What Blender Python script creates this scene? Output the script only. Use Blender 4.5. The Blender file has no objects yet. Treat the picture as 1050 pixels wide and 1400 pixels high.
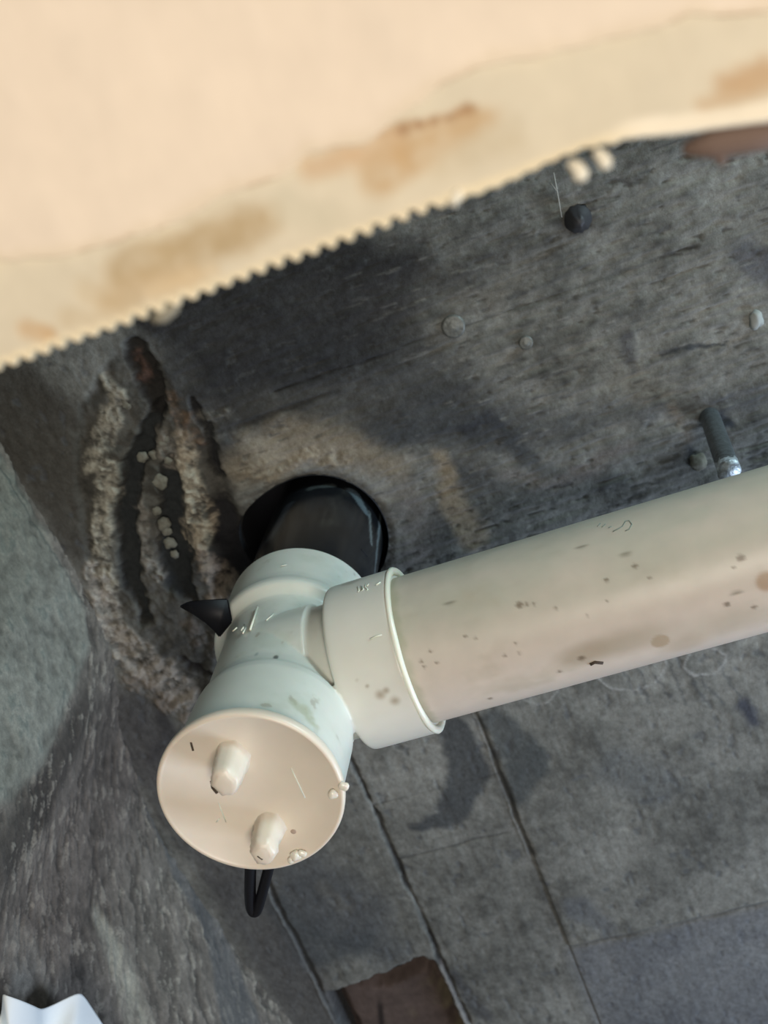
import bpy, bmesh, math, random
import numpy as np
from mathutils import Vector, Matrix

random.seed(4)
C = bpy.context.scene
COL = C.collection
PI = math.pi

# ------------------------------------------------------------------ camera
# world: origin at the centre of the drain cap, Z up, X along the white side pipe. Lengths below in mm, written to Blender in m.
FOC = 1584.0
CAM = np.array([299.4, -404.4, -637.8])
U = np.array([0.0751, -0.392, 0.9169]); U /= np.linalg.norm(U)
AX = np.array([0.9341, -0.2942, -0.2023]); AX -= AX @ U * U; AX /= np.linalg.norm(AX)
AY = np.cross(U, AX)
M = np.stack([AX, AY, U])            # camera (x right, y down, z forward) -> world
cam_d = bpy.data.cameras.new('camera')
cam = bpy.data.objects.new('camera', cam_d); COL.objects.link(cam)
cam_d.sensor_fit = 'VERTICAL'; cam_d.sensor_height = 36.0
cam_d.lens = 36.0 * FOC / 1400.0
cam_d.clip_start = 0.01
rot = Matrix(((M[0][0], -M[0][1], -M[0][2]), (M[1][0], -M[1][1], -M[1][2]), (M[2][0], -M[2][1], -M[2][2])))
cam.matrix_world = Matrix.Translation(Vector(CAM / 1000)) @ rot.to_4x4()
cam_d.dof.use_dof = True
cam_d.dof.focus_distance = 0.86
cam_d.dof.aperture_fstop = 8.0
C.camera = cam

# ------------------------------------------------------------------ light
w = bpy.data.worlds.new('world'); C.world = w; w.use_nodes = True
w.node_tree.nodes['Background'].inputs[0].default_value = (0.80, 0.90, 1.0, 1)
w.node_tree.nodes['Background'].inputs[1].default_value = 0.13


def area(name, loc, target, size, power, color, sy=None):
    d = bpy.data.lights.new(name, 'AREA'); d.size = size; d.energy = power; d.color = color
    if sy: d.shape = 'RECTANGLE'; d.size_y = sy
    o = bpy.data.objects.new(name, d); COL.objects.link(o)
    o.location = loc
    o.rotation_euler = (Vector(target) - Vector(loc)).to_track_quat('-Z', 'Y').to_euler()
    return o


area('room_lamp_light', (0.65, -0.50, -1.9), (0.2, -0.1, 0.0), 0.6, 27.0, (1.0, 0.90, 0.79))
area('void_daylight', (1.85, -1.0, 0.14), (0.05, 0.0, 0.2), 0.5, 23.0, (0.70, 0.93, 1.0), 0.35)
area('side_daylight', (1.5, 1.1, -0.30), (0.45, 0.45, 0.4), 0.7, 25.0, (0.66, 0.79, 1.0))
C.view_settings.view_transform = 'Standard'
C.view_settings.look = 'None'
C.view_settings.gamma = 1.0
C.view_settings.use_curve_mapping = False
C.view_settings.exposure = 0.0

# ------------------------------------------------------------------ helpers


def ray(px, py):
    d = M @ np.array([(px - 525) / FOC, (py - 700) / FOC, 1.0])
    return d / np.linalg.norm(d)


SLAB = 416.0
WALLX = -300.0


def at(px, py, z=SLAB):
    d = ray(px, py)
    return CAM + d * (z - CAM[2]) / d[2]


def at_wall(px, py, x=WALLX):
    d = ray(px, py)
    return CAM + d * (x - CAM[0]) / d[0]


def at_tube(px, py, p0, axis, r):
    d = ray(px, py); ax = np.array(axis, float)
    o = CAM - np.array(p0, float)
    o2 = o - o @ ax * ax; d2 = d - d @ ax * ax
    a, b, c = d2 @ d2, 2 * o2 @ d2, o2 @ o2 - r * r
    disc = b * b - 4 * a * c
    t = (-b - math.sqrt(max(disc, 0))) / (2 * a)
    return CAM + d * t


def lin(c):
    c = np.array(c, float) / 255.0
    return np.where(c <= 0.04045, c / 12.92, ((c + 0.055) / 1.055) ** 2.4)


def vnoise(x, y, seed=0):
    xi = np.floor(x).astype(np.int64); yi = np.floor(y).astype(np.int64)
    fx = x - xi; fy = y - yi
    fx = fx * fx * (3 - 2 * fx); fy = fy * fy * (3 - 2 * fy)

    def h(a, b):
        n = (a * 374761393 + b * 668265263 + seed * 1442695041) & 0xffffffff
        n = ((n ^ (n >> 13)) * 1274126177) & 0xffffffff
        n = n ^ (n >> 16)
        return (n & 0xffff) / 32767.5 - 1.0
    return ((h(xi, yi) * (1 - fx) + h(xi + 1, yi) * fx) * (1 - fy) +
            (h(xi, yi + 1) * (1 - fx) + h(xi + 1, yi + 1) * fx) * fy)


def fbm(x, y, s, octv=4, seed=0, sy=None, rough=0.5):
    sy = sy or s
    o = np.zeros_like(x); a = 1.0; k = 1.0; t = 0
    for i in range(octv):
        o += a * vnoise(x / s * k + 17.3 * i, y / sy * k - 9.1 * i, seed + i)
        t += a; a *= rough; k *= 2.03
    return o / t


def smooth(e0, e1, x):
    t = np.clip((x - e0) / (e1 - e0 + 1e-9), 0, 1)
    return t * t * (3 - 2 * t)


def seg_dist(x, y, pts, wid=None):
    """distance to a polyline; with wid, distance minus the local half width"""
    best = np.full(x.shape, 1e9)
    for i in range(len(pts) - 1):
        ax, ay = pts[i][:2]; bx, by = pts[i + 1][:2]
        dx, dy = bx - ax, by - ay
        t = np.clip(((x - ax) * dx + (y - ay) * dy) / (dx * dx + dy * dy + 1e-9), 0, 1)
        d = np.hypot(x - ax - t * dx, y - ay - t * dy)
        if wid is not None:
            d = d - (wid[i] * (1 - t) + wid[i + 1] * t)
        best = np.minimum(best, d)
    return best


def poly_sd(x, y, pts):
    """signed distance to a polygon, negative inside"""
    d = seg_dist(x, y, list(pts) + [pts[0]])
    ins = np.zeros(x.shape, bool)
    n = len(pts)
    for i in range(n):
        ax, ay = pts[i][:2]; bx, by = pts[(i + 1) % n][:2]
        if ay == by: continue
        c = ((ay > y) != (by > y)) & (x < (bx - ax) * (y - ay) / (by - ay) + ax)
        ins ^= c
    return np.where(ins, -d, d)


def mix(c, k, m):
    return c * (1 - m[:, None]) + np.asarray(k)[None] * m[:, None]


def link(name, me, m, parent=None, smooth_=True):
    if m: me.materials.append(m)
    o = bpy.data.objects.new(name, me); COL.objects.link(o)
    if smooth_: me.shade_smooth()
    if parent: o.parent = parent
    return o


def mesh_np(name, V, F, m, parent=None, col=None, smooth_=True):
    """V in mm"""
    me = bpy.data.meshes.new(name)
    V = np.asarray(V, np.float32) / 1000.0; F = np.asarray(F, np.int32)
    k = F.shape[1]
    me.vertices.add(len(V)); me.vertices.foreach_set('co', V.ravel())
    me.loops.add(F.size); me.loops.foreach_set('vertex_index', F.ravel())
    me.polygons.add(len(F)); me.polygons.foreach_set('loop_start', np.arange(0, F.size, k, dtype=np.int32))
    if col is not None:
        a = me.color_attributes.new('tone', 'FLOAT_COLOR', 'POINT')
        a.data.foreach_set('color', np.concatenate([np.clip(col, 0, 1), np.ones((len(V), 1))], 1).astype(np.float32).ravel())
    me.update(); me.validate()
    return link(name, me, m, parent, smooth_)


def grid_faces(nu, nv, flip=False, closed=False):
    i = np.arange(nu - 1)[:, None]; jn = nv if closed else nv - 1
    j = np.arange(jn)[None, :]
    a = i * nv + j; b = i * nv + (j + 1) % nv; c = (i + 1) * nv + (j + 1) % nv; d = (i + 1) * nv + j
    F = np.stack([a, b, c, d] if not flip else [a, d, c, b], -1)
    return F.reshape(-1, 4)


def bm_obj(name, bm, m, parent=None, smooth_=True):
    me = bpy.data.meshes.new(name)
    bmesh.ops.scale(bm, vec=(.001, .001, .001), verts=bm.verts)
    bmesh.ops.recalc_face_normals(bm, faces=bm.faces)
    bm.to_mesh(me); bm.free()
    return link(name, me, m, parent, smooth_)


def lathe_bm(bm, prof, mat4=None, n=96, closed=True):
    """prof: (r, z) list; closed profile joins last to first"""
    rings = []
    for r, z in prof:
        ring = []
        if r < 1e-6:
            ring = [bm.verts.new((0, 0, z))]
        else:
            ring = [bm.verts.new((r * math.cos(2 * PI * k / n), r * math.sin(2 * PI * k / n), z)) for k in range(n)]
        rings.append(ring)
    pairs = list(zip(rings[:-1], rings[1:]))
    if closed: pairs.append((rings[-1], rings[0]))
    for a, b in pairs:
        if len(a) == 1 and len(b) == 1: continue
        for k in range(n):
            k2 = (k + 1) % n
            if len(a) == 1: bm.faces.new((a[0], b[k], b[k2]))
            elif len(b) == 1: bm.faces.new((a[k], a[k2], b[0]))
            else: bm.faces.new((a[k], a[k2], b[k2], b[k]))
    if mat4 is not None:
        vs = [v for r in rings for v in r]
        bmesh.ops.transform(bm, matrix=mat4, verts=vs)


ALONG_X = Matrix(((0, 0, 1, 0), (0, 1, 0, 0), (-1, 0, 0, 0), (0, 0, 0, 1)))   # z axis -> x axis


def tube_path(bm, pts, rads, n=12, flat=1.0, cap=True):
    pts = [Vector(p) for p in pts]
    if isinstance(rads, (int, float)): rads = [rads] * len(pts)
    rings = []; up = None
    for i, p in enumerate(pts):
        t = (pts[min(i + 1, len(pts) - 1)] - pts[max(i - 1, 0)]).normalized()
        if up is None: up = t.orthogonal().normalized()
        up = (up - up.dot(t) * t).normalized(); s = t.cross(up)
        rings.append([bm.verts.new(p + rads[i] * (math.cos(a) * up + flat * math.sin(a) * s))
                      for a in [2 * PI * k / n for k in range(n)]])
    for a, b in zip(rings[:-1], rings[1:]):
        for k in range(n):
            bm.faces.new((a[k], a[(k + 1) % n], b[(k + 1) % n], b[k]))
    if cap:
        bm.faces.new(rings[0][::-1]); bm.faces.new(rings[-1])


def tag(o, label, cat=None, group=None, kind=None):
    if label: o['label'] = label
    if cat: o['category'] = cat
    if group: o['group'] = group
    if kind: o['kind'] = kind
    return o


def empty(name, loc=(0, 0, 0)):
    o = bpy.data.objects.new(name, None); COL.objects.link(o)
    o.location = Vector(loc) / 1000; o.empty_display_size = .05
    return o


def adopt(o, parent):
    """parent a mesh written in world coordinates to an empty that is not at the origin"""
    o.parent = parent; o.matrix_parent_inverse = Matrix.Translation(-parent.location)
    return o


# ------------------------------------------------------------------ materials
def mat(name, color=(.5, .5, .5), rough=.5, tone=False, noise=None, bump=None, spec=.5, sss=0, vary=.25, coat=0, metal=0):
    """noise: list of (scale, amount) brightness grain;  bump: list of (scale, strength)"""
    m = bpy.data.materials.new(name); m.use_nodes = True
    nt = m.node_tree; N = nt.nodes; L = nt.links
    bs = N['Principled BSDF']
    bs.inputs['Roughness'].default_value = rough
    bs.inputs['Specular IOR Level'].default_value = spec
    bs.inputs['Metallic'].default_value = metal
    if coat:
        bs.inputs['Coat Weight'].default_value = coat; bs.inputs['Coat Roughness'].default_value = .12
    if sss:
        bs.inputs['Subsurface Weight'].default_value = sss; bs.inputs['Subsurface Scale'].default_value = .004
    geo = N.new('ShaderNodeNewGeometry')
    tc = N.new('ShaderNodeTexCoord')
    if tone:
        a = N.new('ShaderNodeAttribute'); a.attribute_name = 'tone'; src = a.outputs['Color']
    else:
        rgb = N.new('ShaderNodeRGB'); rgb.outputs[0].default_value = (*color, 1); src = rgb.outputs[0]
    for sc, am in (noise or []):
        t = N.new('ShaderNodeTexNoise'); t.inputs['Scale'].default_value = sc; t.inputs['Detail'].default_value = 6
        L.new(tc.outputs['Object'], t.inputs['Vector'])
        mr = N.new('ShaderNodeMapRange'); mr.inputs['From Min'].default_value = .25; mr.inputs['From Max'].default_value = .75
        mr.inputs['To Min'].default_value = 1 - am; mr.inputs['To Max'].default_value = 1 + am
        L.new(t.outputs['Fac'], mr.inputs['Value'])
        mx = N.new('ShaderNodeMix'); mx.data_type = 'RGBA'; mx.blend_type = 'MULTIPLY'; mx.inputs['Factor'].default_value = 1
        L.new(src, mx.inputs[6]); L.new(mr.outputs[0], mx.inputs[7]); src = mx.outputs[2]
    L.new(src, bs.inputs['Base Color'])
    h = None
    for sc, st in (bump or []):
        t = N.new('ShaderNodeTexNoise'); t.inputs['Scale'].default_value = sc; t.inputs['Detail'].default_value = 5
        L.new(tc.outputs['Object'], t.inputs['Vector'])
        b = N.new('ShaderNodeBump'); b.inputs['Strength'].default_value = st; b.inputs['Distance'].default_value = .0015
        L.new(t.outputs['Fac'], b.inputs['Height'])
        if h: L.new(h, b.inputs['Normal'])
        h = b.outputs['Normal']
    if h: L.new(h, bs.inputs['Normal'])
    return m


m_concrete = mat('concrete', rough=.88, tone=True, noise=[(160, .22), (700, .15)], bump=[(260, .5), (900, .3)], spec=.25)
m_pvc = mat('white_pvc', tone=True, rough=.34, noise=[(40, .04)], bump=[(25, .05)], sss=.15)
m_cap = mat('cream_pvc', lin((226, 214, 196)), rough=.38, noise=[(30, .05)], sss=.15, bump=[(30, .06)])
m_pipe = mat('weathered_pvc', rough=.42, tone=True, noise=[(60, .05)], bump=[(40, .06)], sss=.1)
m_black_pipe = mat('black_pipe', rough=.2, tone=True, noise=[(80, .2)], bump=[(30, .08)])
m_black = mat('black_rubber', (.004, .004, .006), rough=.55, spec=.3)
m_steel = mat('dull_steel', (.13, .15, .16), rough=.45, noise=[(200, .4)], bump=[(500, .4)], metal=.6)
m_steel_bright = mat('cut_steel', (.5, .56, .6), rough=.42, noise=[(260, .5)], bump=[(400, .6)], metal=.5)
m_board = mat('cream_board', rough=.75, tone=True, noise=[(60, .04)], bump=[(60, .08)], spec=.3)
m_paper = mat('white_tissue', lin((232, 240, 242)), rough=.8, bump=[(150, .15)], spec=.2)
m_glue = mat('clear_glue', (.78, .74, .62), rough=.2, sss=.2)
m_foam = mat('dried_sealant', lin((240, 230, 205)), rough=.6, bump=[(200, .2)])
m_timber = mat('brown_timber', rough=.85, tone=True, noise=[(90, .2)], bump=[(200, .4)], spec=.2)
m_stone = mat('mortar_crumb', lin((112, 111, 101)), rough=.9, noise=[(150, .3)], bump=[(300, .5)], spec=.2)
m_thread = mat('cobweb', lin((170, 170, 165)), rough=.6)

# ------------------------------------------------------------------ ceiling slab (a cast surface with the print of its formwork)


def axis_coords(a, b, step, lo, hi, coarse):
    mid = np.arange(a, b + .1, step)
    return np.concatenate([np.arange(lo, a - 1, coarse), mid, np.arange(mid[-1] + coarse, hi, coarse)])


def P(*pts, f=at):
    return [f(*p)[:2] for p in pts]


knots = [(-1400, -272), (-197, -271), (-60, -262), (20, -262), (70, -272), (140, -300), (240, -316), (329, -318), (400, -309), (476, -302),
         (598, -282), (1700, -275)]


def Q(*pts):      # wall points: (y, z)
    o_ = []
    for p in pts:
        xx = WALLX
        for _ in range(6): xx = float(np.interp(at_wall(*p, xx)[1], [k[0] for k in knots], [k[1] for k in knots]))
        o_.append(at_wall(*p, xx)[1:3])
    return o_


xs = axis_coords(-345, 600, 1.75, -360, 1400, 40)
ys = axis_coords(-380, 770, 1.75, -1400, 1700, 40)
gx, gy = np.meshgrid(xs, ys, indexing='ij')
nx, ny = gx.shape
x = gx.ravel(); y = gy.ravel()
wx = x + 6 * fbm(x, y, 28, 4, 11) + 2.5 * fbm(x, y, 7, 2, 12)
wy = y + 6 * fbm(x, y, 28, 4, 13) + 2.5 * fbm(x, y, 7, 2, 14)

grainX = fbm(x, y + .04 * x, 60, 4, 21, sy=5)
grainX2 = fbm(x, y + .03 * x, 22, 3, 22, sy=3.2)
grainY = fbm(x, y, 4.5, 4, 23, sy=60)
big = fbm(x, y, 150, 4, 31)
mid_ = fbm(x, y, 38, 4, 32)
fine = fbm(x, y, 9, 3, 33)

upper = smooth(150, 90, y + 10 * mid_) * smooth(-120, -40, x)     # wood-grained zone
base = lin((107, 108, 104)) * np.ones((len(x), 1))
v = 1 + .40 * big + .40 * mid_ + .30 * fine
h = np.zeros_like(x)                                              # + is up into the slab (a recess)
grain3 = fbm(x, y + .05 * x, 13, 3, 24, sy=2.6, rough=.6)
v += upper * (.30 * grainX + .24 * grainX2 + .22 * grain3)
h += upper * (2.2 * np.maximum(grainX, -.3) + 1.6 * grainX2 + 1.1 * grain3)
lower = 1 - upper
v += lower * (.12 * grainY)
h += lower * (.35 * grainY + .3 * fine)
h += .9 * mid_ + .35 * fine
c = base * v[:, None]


def stain_or_shade(pts, wid, color, amt, soft=6, noise=1.0):
    global c
    X_, Y_ = (wx, wy) if noise else (x, y)
    d = seg_dist(X_, Y_, pts, wid)
    m = amt * smooth(soft, -soft, d)
    c = mix(c, np.asarray(color), m)
    return m


D = lin((40, 41, 43)); DB = lin((52, 56, 60)); TAN = lin((132, 122, 104)); CR = lin((158, 154, 140)); BR = lin((86, 68, 54))
# broad dark stains, with shade near board and hole put into the colour
stain_or_shade(P((230, 430), (330, 450), (470, 410), (560, 360)), [36, 66, 64, 22], lin((33, 33, 36)), .88, 20)
stain_or_shade(P((250, 520), (330, 580), (300, 660)), [30, 26, 14], D, .75, 16)
stain_or_shade(P((560, 480), (640, 560), (640, 680), (600, 740)), [30, 34, 26, 16], lin((66, 67, 66)), .6, 30)
stain_or_shade(P((420, 500), (540, 540), (620, 540)), [34, 36, 20], lin((50, 52, 54)), .7, 24)
stain_or_shade(P((330, 560), (520, 570)), [20, 22], lin((54, 53, 50)), .6, 16)
stain_or_shade(P((560, 690), (600, 720), (560, 760)), [12, 14, 12], lin((74, 74, 74)), .5, 12)
stain_or_shade(P((540, 400), (640, 380), (700, 330)), [22, 22, 12], lin((62, 62, 62)), .55, 18)
stain_or_shade(P((540, 600), (640, 590), (720, 620)), [14, 14, 10], lin((48, 52, 56)), .6, 10)
stain_or_shade(P((640, 590), (668, 575), (690, 585)), [5, 8, 5], lin((36, 38, 46)), .8, 5)
stain_or_shade(P((700, 600), (740, 640), (800, 650)), [8, 10, 6], lin((58, 62, 66)), .55, 8)
stain_or_shade(P((880, 575), (900, 560), (1050, 540)), [5, 8, 10], lin((70, 74, 80)), .5, 8)
stain_or_shade(P((855, 460), (868, 500)), [6, 5], lin((66, 66, 70)), .6, 5)
stain_or_shade(P((1020, 350), (1050, 370)), [14, 14], lin((66, 68, 78)), .6, 8)
stain_or_shade(P((905, 480), (940, 472), (1000, 471)), [1.5, 2.5, 1], lin((44, 48, 54)), .8, 1.5)
stain_or_shade(P((620, 415), (680, 410)), [10, 12], lin((104, 102, 96)), .5, 6)
stain_or_shade(P((300, 690), (320, 740), (300, 790), (240, 780)), [12, 18, 12, 8], lin((30, 29, 32)), .8, 8)  # shade at the lower left of the hole, put into the colour
stain_or_shade(P((215, 930), (230, 1010), (205, 1040)), [8, 9, 6], lin((34, 32, 34)), .75, 6)
stain_or_shade(P((782, 305), (800, 300)), [8, 9], lin((48, 44, 44)), .75, 8)
stain_or_shade(P((985, 572), (1000, 580)), [8, 4], lin((40, 46, 54)), .85, 4)  # dark colour stands in for the shaded hole beside the rod
stain_or_shade(P((945, 615), (950, 630)), [4, 6], lin((48, 52, 62)), .8, 5)
stain_or_shade(P((920, 560), (945, 600)), [5, 4], lin((128, 120, 108)), .5, 5)
stain_or_shade(P((790, 640), (860, 610)), [7, 5], lin((116, 110, 106)), .6, 5)
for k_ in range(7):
    stain_or_shade(P((850 + 22 * k_, 905 + 9 * (k_ % 3)), (868 + 24 * k_, 950 + 12 * (k_ % 2))), [.8, 1.4], lin((66, 70, 74)), .6, 1.6)
stain_or_shade(P((310, 520), (420, 500), (560, 470)), [18, 22, 18], D, .55, 16)
stain_or_shade(P((500, 600), (620, 575), (760, 590), (860, 560)), [16, 22, 20, 8], DB, .55, 14)
stain_or_shade(P((0, 560), (60, 600), (110, 740)), [64, 54, 24], lin((62, 59, 54)), .85, 16)
stain_or_shade([(-290, 130), (-262, 300), (-255, 480), (-250, 640)], [40, 40, 40, 40], lin((68, 68, 70)), .75, 18)
stain_or_shade([(-190, 420), (-130, 520)], [40, 30], lin((66, 70, 74)), .6, 20)
stain_or_shade(P((620, 640), (700, 680), (840, 660)), [10, 16, 12], DB, .45, 10)
stain_or_shade(P((270, 700), (320, 770), (330, 860)), [18, 22, 14], D, .7, 12)  # more of the painted shade left of the hole
# tan deposits round the sleeve and beside it
stain_or_shade(P((330, 640), (400, 600), (480, 615), (540, 640)), [18, 22, 18, 10], TAN, .62, 14)
stain_or_shade(P((340, 600), (390, 640)), [12, 14], CR, .35, 12)
stain_or_shade(P((605, 625), (618, 690), (650, 735)), [6, 13, 16], TAN, .8, 7)
stain_or_shade(P((560, 680), (570, 760)), [14, 16], lin((112, 108, 104)), .5, 14)
stain_or_shade(P((690, 650), (760, 660), (820, 640)), [4, 9, 5], lin((118, 112, 106)), .5, 8)
# lower field: damp stains on the planks
stain_or_shade(P((620, 1000), (640, 1060), (615, 1120), (560, 1135)), [16, 24, 15, 4], DB, .8, 5)
stain_or_shade(P((680, 985), (720, 1040), (710, 1090)), [16, 26, 12], lin((64, 69, 71)), .75, 6)
stain_or_shade(P((850, 1050), (900, 1075)), [28, 24], lin((88, 92, 94)), .5, 12)
stain_or_shade(P((790, 1240), (830, 1270)), [18, 10], lin((80, 84, 90)), .6, 8)
stain_or_shade(P((1015, 962), (1030, 985)), [9, 7], lin((50, 54, 66)), .85, 6)
stain_or_shade(P((400, 1180), (480, 1250), (420, 1300)), [40, 50, 30], lin((74, 77, 80)), .6, 20)
stain_or_shade(P((380, 1240), (440, 1300), (500, 1290)), [16, 24, 14], lin((60, 66, 70)), .5, 14)
stain_or_shade(P((440, 1210), (470, 1240)), [7, 9], lin((110, 108, 100)), .3, 8)
stain_or_shade(P((620, 1330), (660, 1390)), [6, 10], lin((62, 64, 68)), .6, 5)
# pale ring marks beside the white pipe
for cen, r_ in (((865, 912), 34), ((735, 945), 18), ((965, 905), 20)):
    q = at(*cen)[:2]
    d = np.abs(np.hypot(wx - q[0], (wy - q[1]) * 1.25) - r_)
    m = smooth(2.2, .3, d) * smooth(-.6, .3, fbm(x, y, 20, 2, 55) + .15)
    c = mix(c, lin((150, 152, 150)), .7 * m); h -= .5 * m
# speckle pits over the right hand field
pit = smooth(.50, .62, fbm(x, y, 9, 2, 61, sy=13)) * lower
c = mix(c, lin((78, 82, 86)), .5 * pit); h += .7 * pit
chips = smooth(.40, .55, fbm(x, y, 16, 3, 63, sy=4)) * upper
c = mix(c, lin((70, 72, 72)), .55 * chips); h += 1.3 * chips
rid = smooth(.42, .6, fbm(x, y, 24, 3, 67, sy=3.5)) * upper * smooth(60, 200, x)
c = mix(c, lin((138, 138, 132)), .3 * rid); h -= .7 * rid

# the broken ground left of the sleeve
crater_poly = P((160, 480), (205, 490), (260, 570), (300, 640), (330, 700), (318, 780), (300, 850), (280, 950), (230, 960),
                (150, 880), (120, 760), (105, 660), (110, 560))
sd = poly_sd(wx, wy, crater_poly)
cr = smooth(6, -6, sd)
c = mix(c, lin((74, 72, 66)), .8 * cr)
h += cr * (4 + 3.0 * mid_ + 2 * fine)
c = c * (1 - cr * .35 * smooth(-.1, .3, fbm(x, y, 16, 4, 75, rough=.7)))[:, None]
rub = fbm(x, y, 9, 4, 71, rough=.75)
fray = 5 * fbm(x, y, 14, 4, 73, rough=.75)


def crust(pts, wid, color, amt=.9, up=5.0, soft=3.5):
    global h, c
    d = seg_dist(wx, wy, pts, wid) + fray * 1.3
    m = smooth(soft, -soft, d)
    c = mix(c, np.asarray(color), amt * m * np.clip(.62 + 1.6 * rub, .05, 1))
    h -= m * (up * .35 + 4.2 * rub)
    return m


def channel(pts, wid, deep=12, color=lin((34, 38, 40)), soft=3.0):
    global h, c
    d = seg_dist(wx, wy, pts, wid) + fray * 1.1
    m = smooth(soft, -soft, d)
    c = mix(c, color, .9 * m)
    h += m * deep
    return m


channel(P((218, 560), (178, 640), (172, 720), (180, 800), (200, 850)), [6, 11, 10, 11, 6], 13)
channel(P((228, 640), (236, 720), (240, 800), (262, 820)), [8, 16, 14, 6], 11)
channel(P((185, 480), (205, 530), (215, 570)), [12, 12, 6], 9, lin((36, 34, 32)))
channel(P((262, 545), (290, 625), (300, 650)), [3, 5, 3], 9, lin((30, 30, 32)))
channel(P((300, 700), (318, 760), (300, 800)), [14, 20, 8], 12, lin((24, 24, 28)), 8)
crust(P((145, 520), (165, 545), (140, 600), (128, 640)), [5, 7, 11, 10], CR)
crust(P((150, 640), (142, 700), (140, 760), (150, 800)), [8, 11, 9, 10], CR)
crust(P((130, 780), (150, 850), (190, 900), (250, 950)), [10, 15, 22, 16], lin((150, 144, 134)))
crust(P((180, 930), (250, 975)), [12, 10], lin((128, 120, 110)), .8)
crust(P((192, 660), (190, 700), (200, 760), (212, 790)), [4, 5, 9, 9], lin((128, 124, 116)), .85, 4)
crust(P((220, 600), (232, 640)), [7, 8], lin((128, 122, 112)), .7, 3)
crust(P((250, 600), (268, 690), (270, 740)), [8, 14, 16], lin((156, 146, 128)), .95, 4)
crust(P((262, 660), (262, 710)), [9, 8], CR, .9, 3)
crust(P((275, 760), (298, 800), (300, 822)), [9, 15, 10], lin((150, 138, 124)), .9, 4)
crust(P((235, 540), (262, 600)), [6, 8], lin((104, 86, 70)), .8, 3)
crust(P((186, 485), (196, 520)), [5, 6], lin((96, 74, 64)), .7, 2)
crust(P((275, 570), (312, 560)), [4, 6], lin((110, 108, 100)), .7, 3)
crust(P((345, 650), (420, 622), (470, 632)), [6, 9, 6], lin((140, 130, 112)), .7, 2)
for k in range(3):
    crust(P((255 + 30 * k, 855 + 22 * k), (275 + 22 * k, 880 + 20 * k)), [8, 7], lin((112, 104, 96)), .6, 2)
channel(P((250, 905), (300, 935)), [3, 4], 7, lin((40, 38, 38)))

# prints of the formwork: joints 150 mm apart running along Y, one along X on each side
J1, J2, J0 = -71.0, 79.0, -226.0


def joint(pos, along, amp, wd, lo, hi, dark=.75, lip=0.0, seed=3):
    """pos: coordinate across; along: 'x' or 'y' the joint runs along"""
    global h, c
    a, t = (x, y) if along == 'y' else (y, x)
    jit = 2.6 * fbm(t, t * 0 + seed, 26, 4, 90 + seed)
    d = np.abs(a - pos - jit)
    win = smooth(lo - 4, lo + 4, t) * smooth(hi + 4, hi - 4, t)
    wv = wd * (1 + .9 * fbm(t, t * 0 + seed, 14, 3, 80 + seed))
    win = win * np.clip(.72 + .75 * fbm(t, t * 0 + seed, 60, 3, 60 + seed), .12, 1)
    m = smooth(wv * 1.6, wv * .3, d + .9 * fine) * win
    h += amp * m
    c = mix(c, lin((44, 46, 48)), dark * m)
    if lip:
        m2 = smooth(2.0, .5, np.abs(a - pos - jit - 3.6 * np.sign(lip))) * win
        h -= abs(lip) * m2; c = mix(c, lin((118, 120, 118)), .3 * m2)


joint(J1, 'y', 5, 2.4, 60, 660, .85, 0, 1)
joint(J2, 'y', 3.0, 2.6, 150, 440, .7, -1.5, 2)
joint(J2, 'y', 1.2, 4.5, 445, 575, .4, 0, 12)
joint(J0, 'y', 4, 3.0, 380, 660, .7, -1.5, 4)
joint(577, 'x', 2.5, 2.4, 79, 1300, .5, -1.2, 5)
joint(-160, 'x', 2.6, 1.6, 10, 420, .75, 0, 6)
joint(-140, 'x', 2.2, 3.0, -95, 70, .6, 0, 7)
joint(400, 'x', 1.4, 1.2, -71, 79, .5, 0, 8)
joint(322, 'x', .8, 1.0, -71, 79, .35, 0, 9)
joint(95, 'x', 1.2, 1.4, 360, 640, .35, 0, 10)
# steps between neighbouring planks
h += 2.2 * smooth(J1 - 1, J1 + 1, x) * smooth(50, 90, y)
h += -3.0 * smooth(J2 - 1, J2 + 1, x) * smooth(130, 190, y)
h += 2.4 * smooth(576, 579, y) * smooth(76, 80, x)
blue = smooth(576, 590, y + 4 * mid_) * smooth(60, 90, x)
c = mix(c, lin((92, 96, 104)) * 1.0, .55 * blue)  # bluish light of this corner also put into the colour
# rectangular block-out with a piece of timber in it
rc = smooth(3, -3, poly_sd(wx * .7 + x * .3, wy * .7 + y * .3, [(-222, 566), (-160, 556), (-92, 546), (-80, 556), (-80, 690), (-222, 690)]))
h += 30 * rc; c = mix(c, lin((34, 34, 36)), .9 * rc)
rim_ = smooth(4, 0, np.abs(x + 74 + 2 * fine)) * smooth(550, 565, y)
c = mix(c, lin((130, 126, 124)), .5 * rim_); h -= 1.5 * rim_

# hole
HC = np.array([-4.0, -2.0]); HR = 68.5
ang = np.arctan2(y - HC[1], x - HC[0])
rr = np.hypot(x - HC[0], y - HC[1])
hr = HR + 1.2 * fbm(np.cos(ang) * 3, np.sin(ang) * 3, 1.0, 3, 5)
notch = np.exp(-((np.abs(np.angle(np.exp(1j * (ang - math.radians(205))))) / .55) ** 2))
hr = hr + 14 * notch
edge = smooth(9, 0, rr - hr)
c = mix(c, lin((52, 50, 48)), .5 * edge * smooth(-.3, .3, mid_ + .2)); h += 2.0 * edge * (1 + fine)
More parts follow.
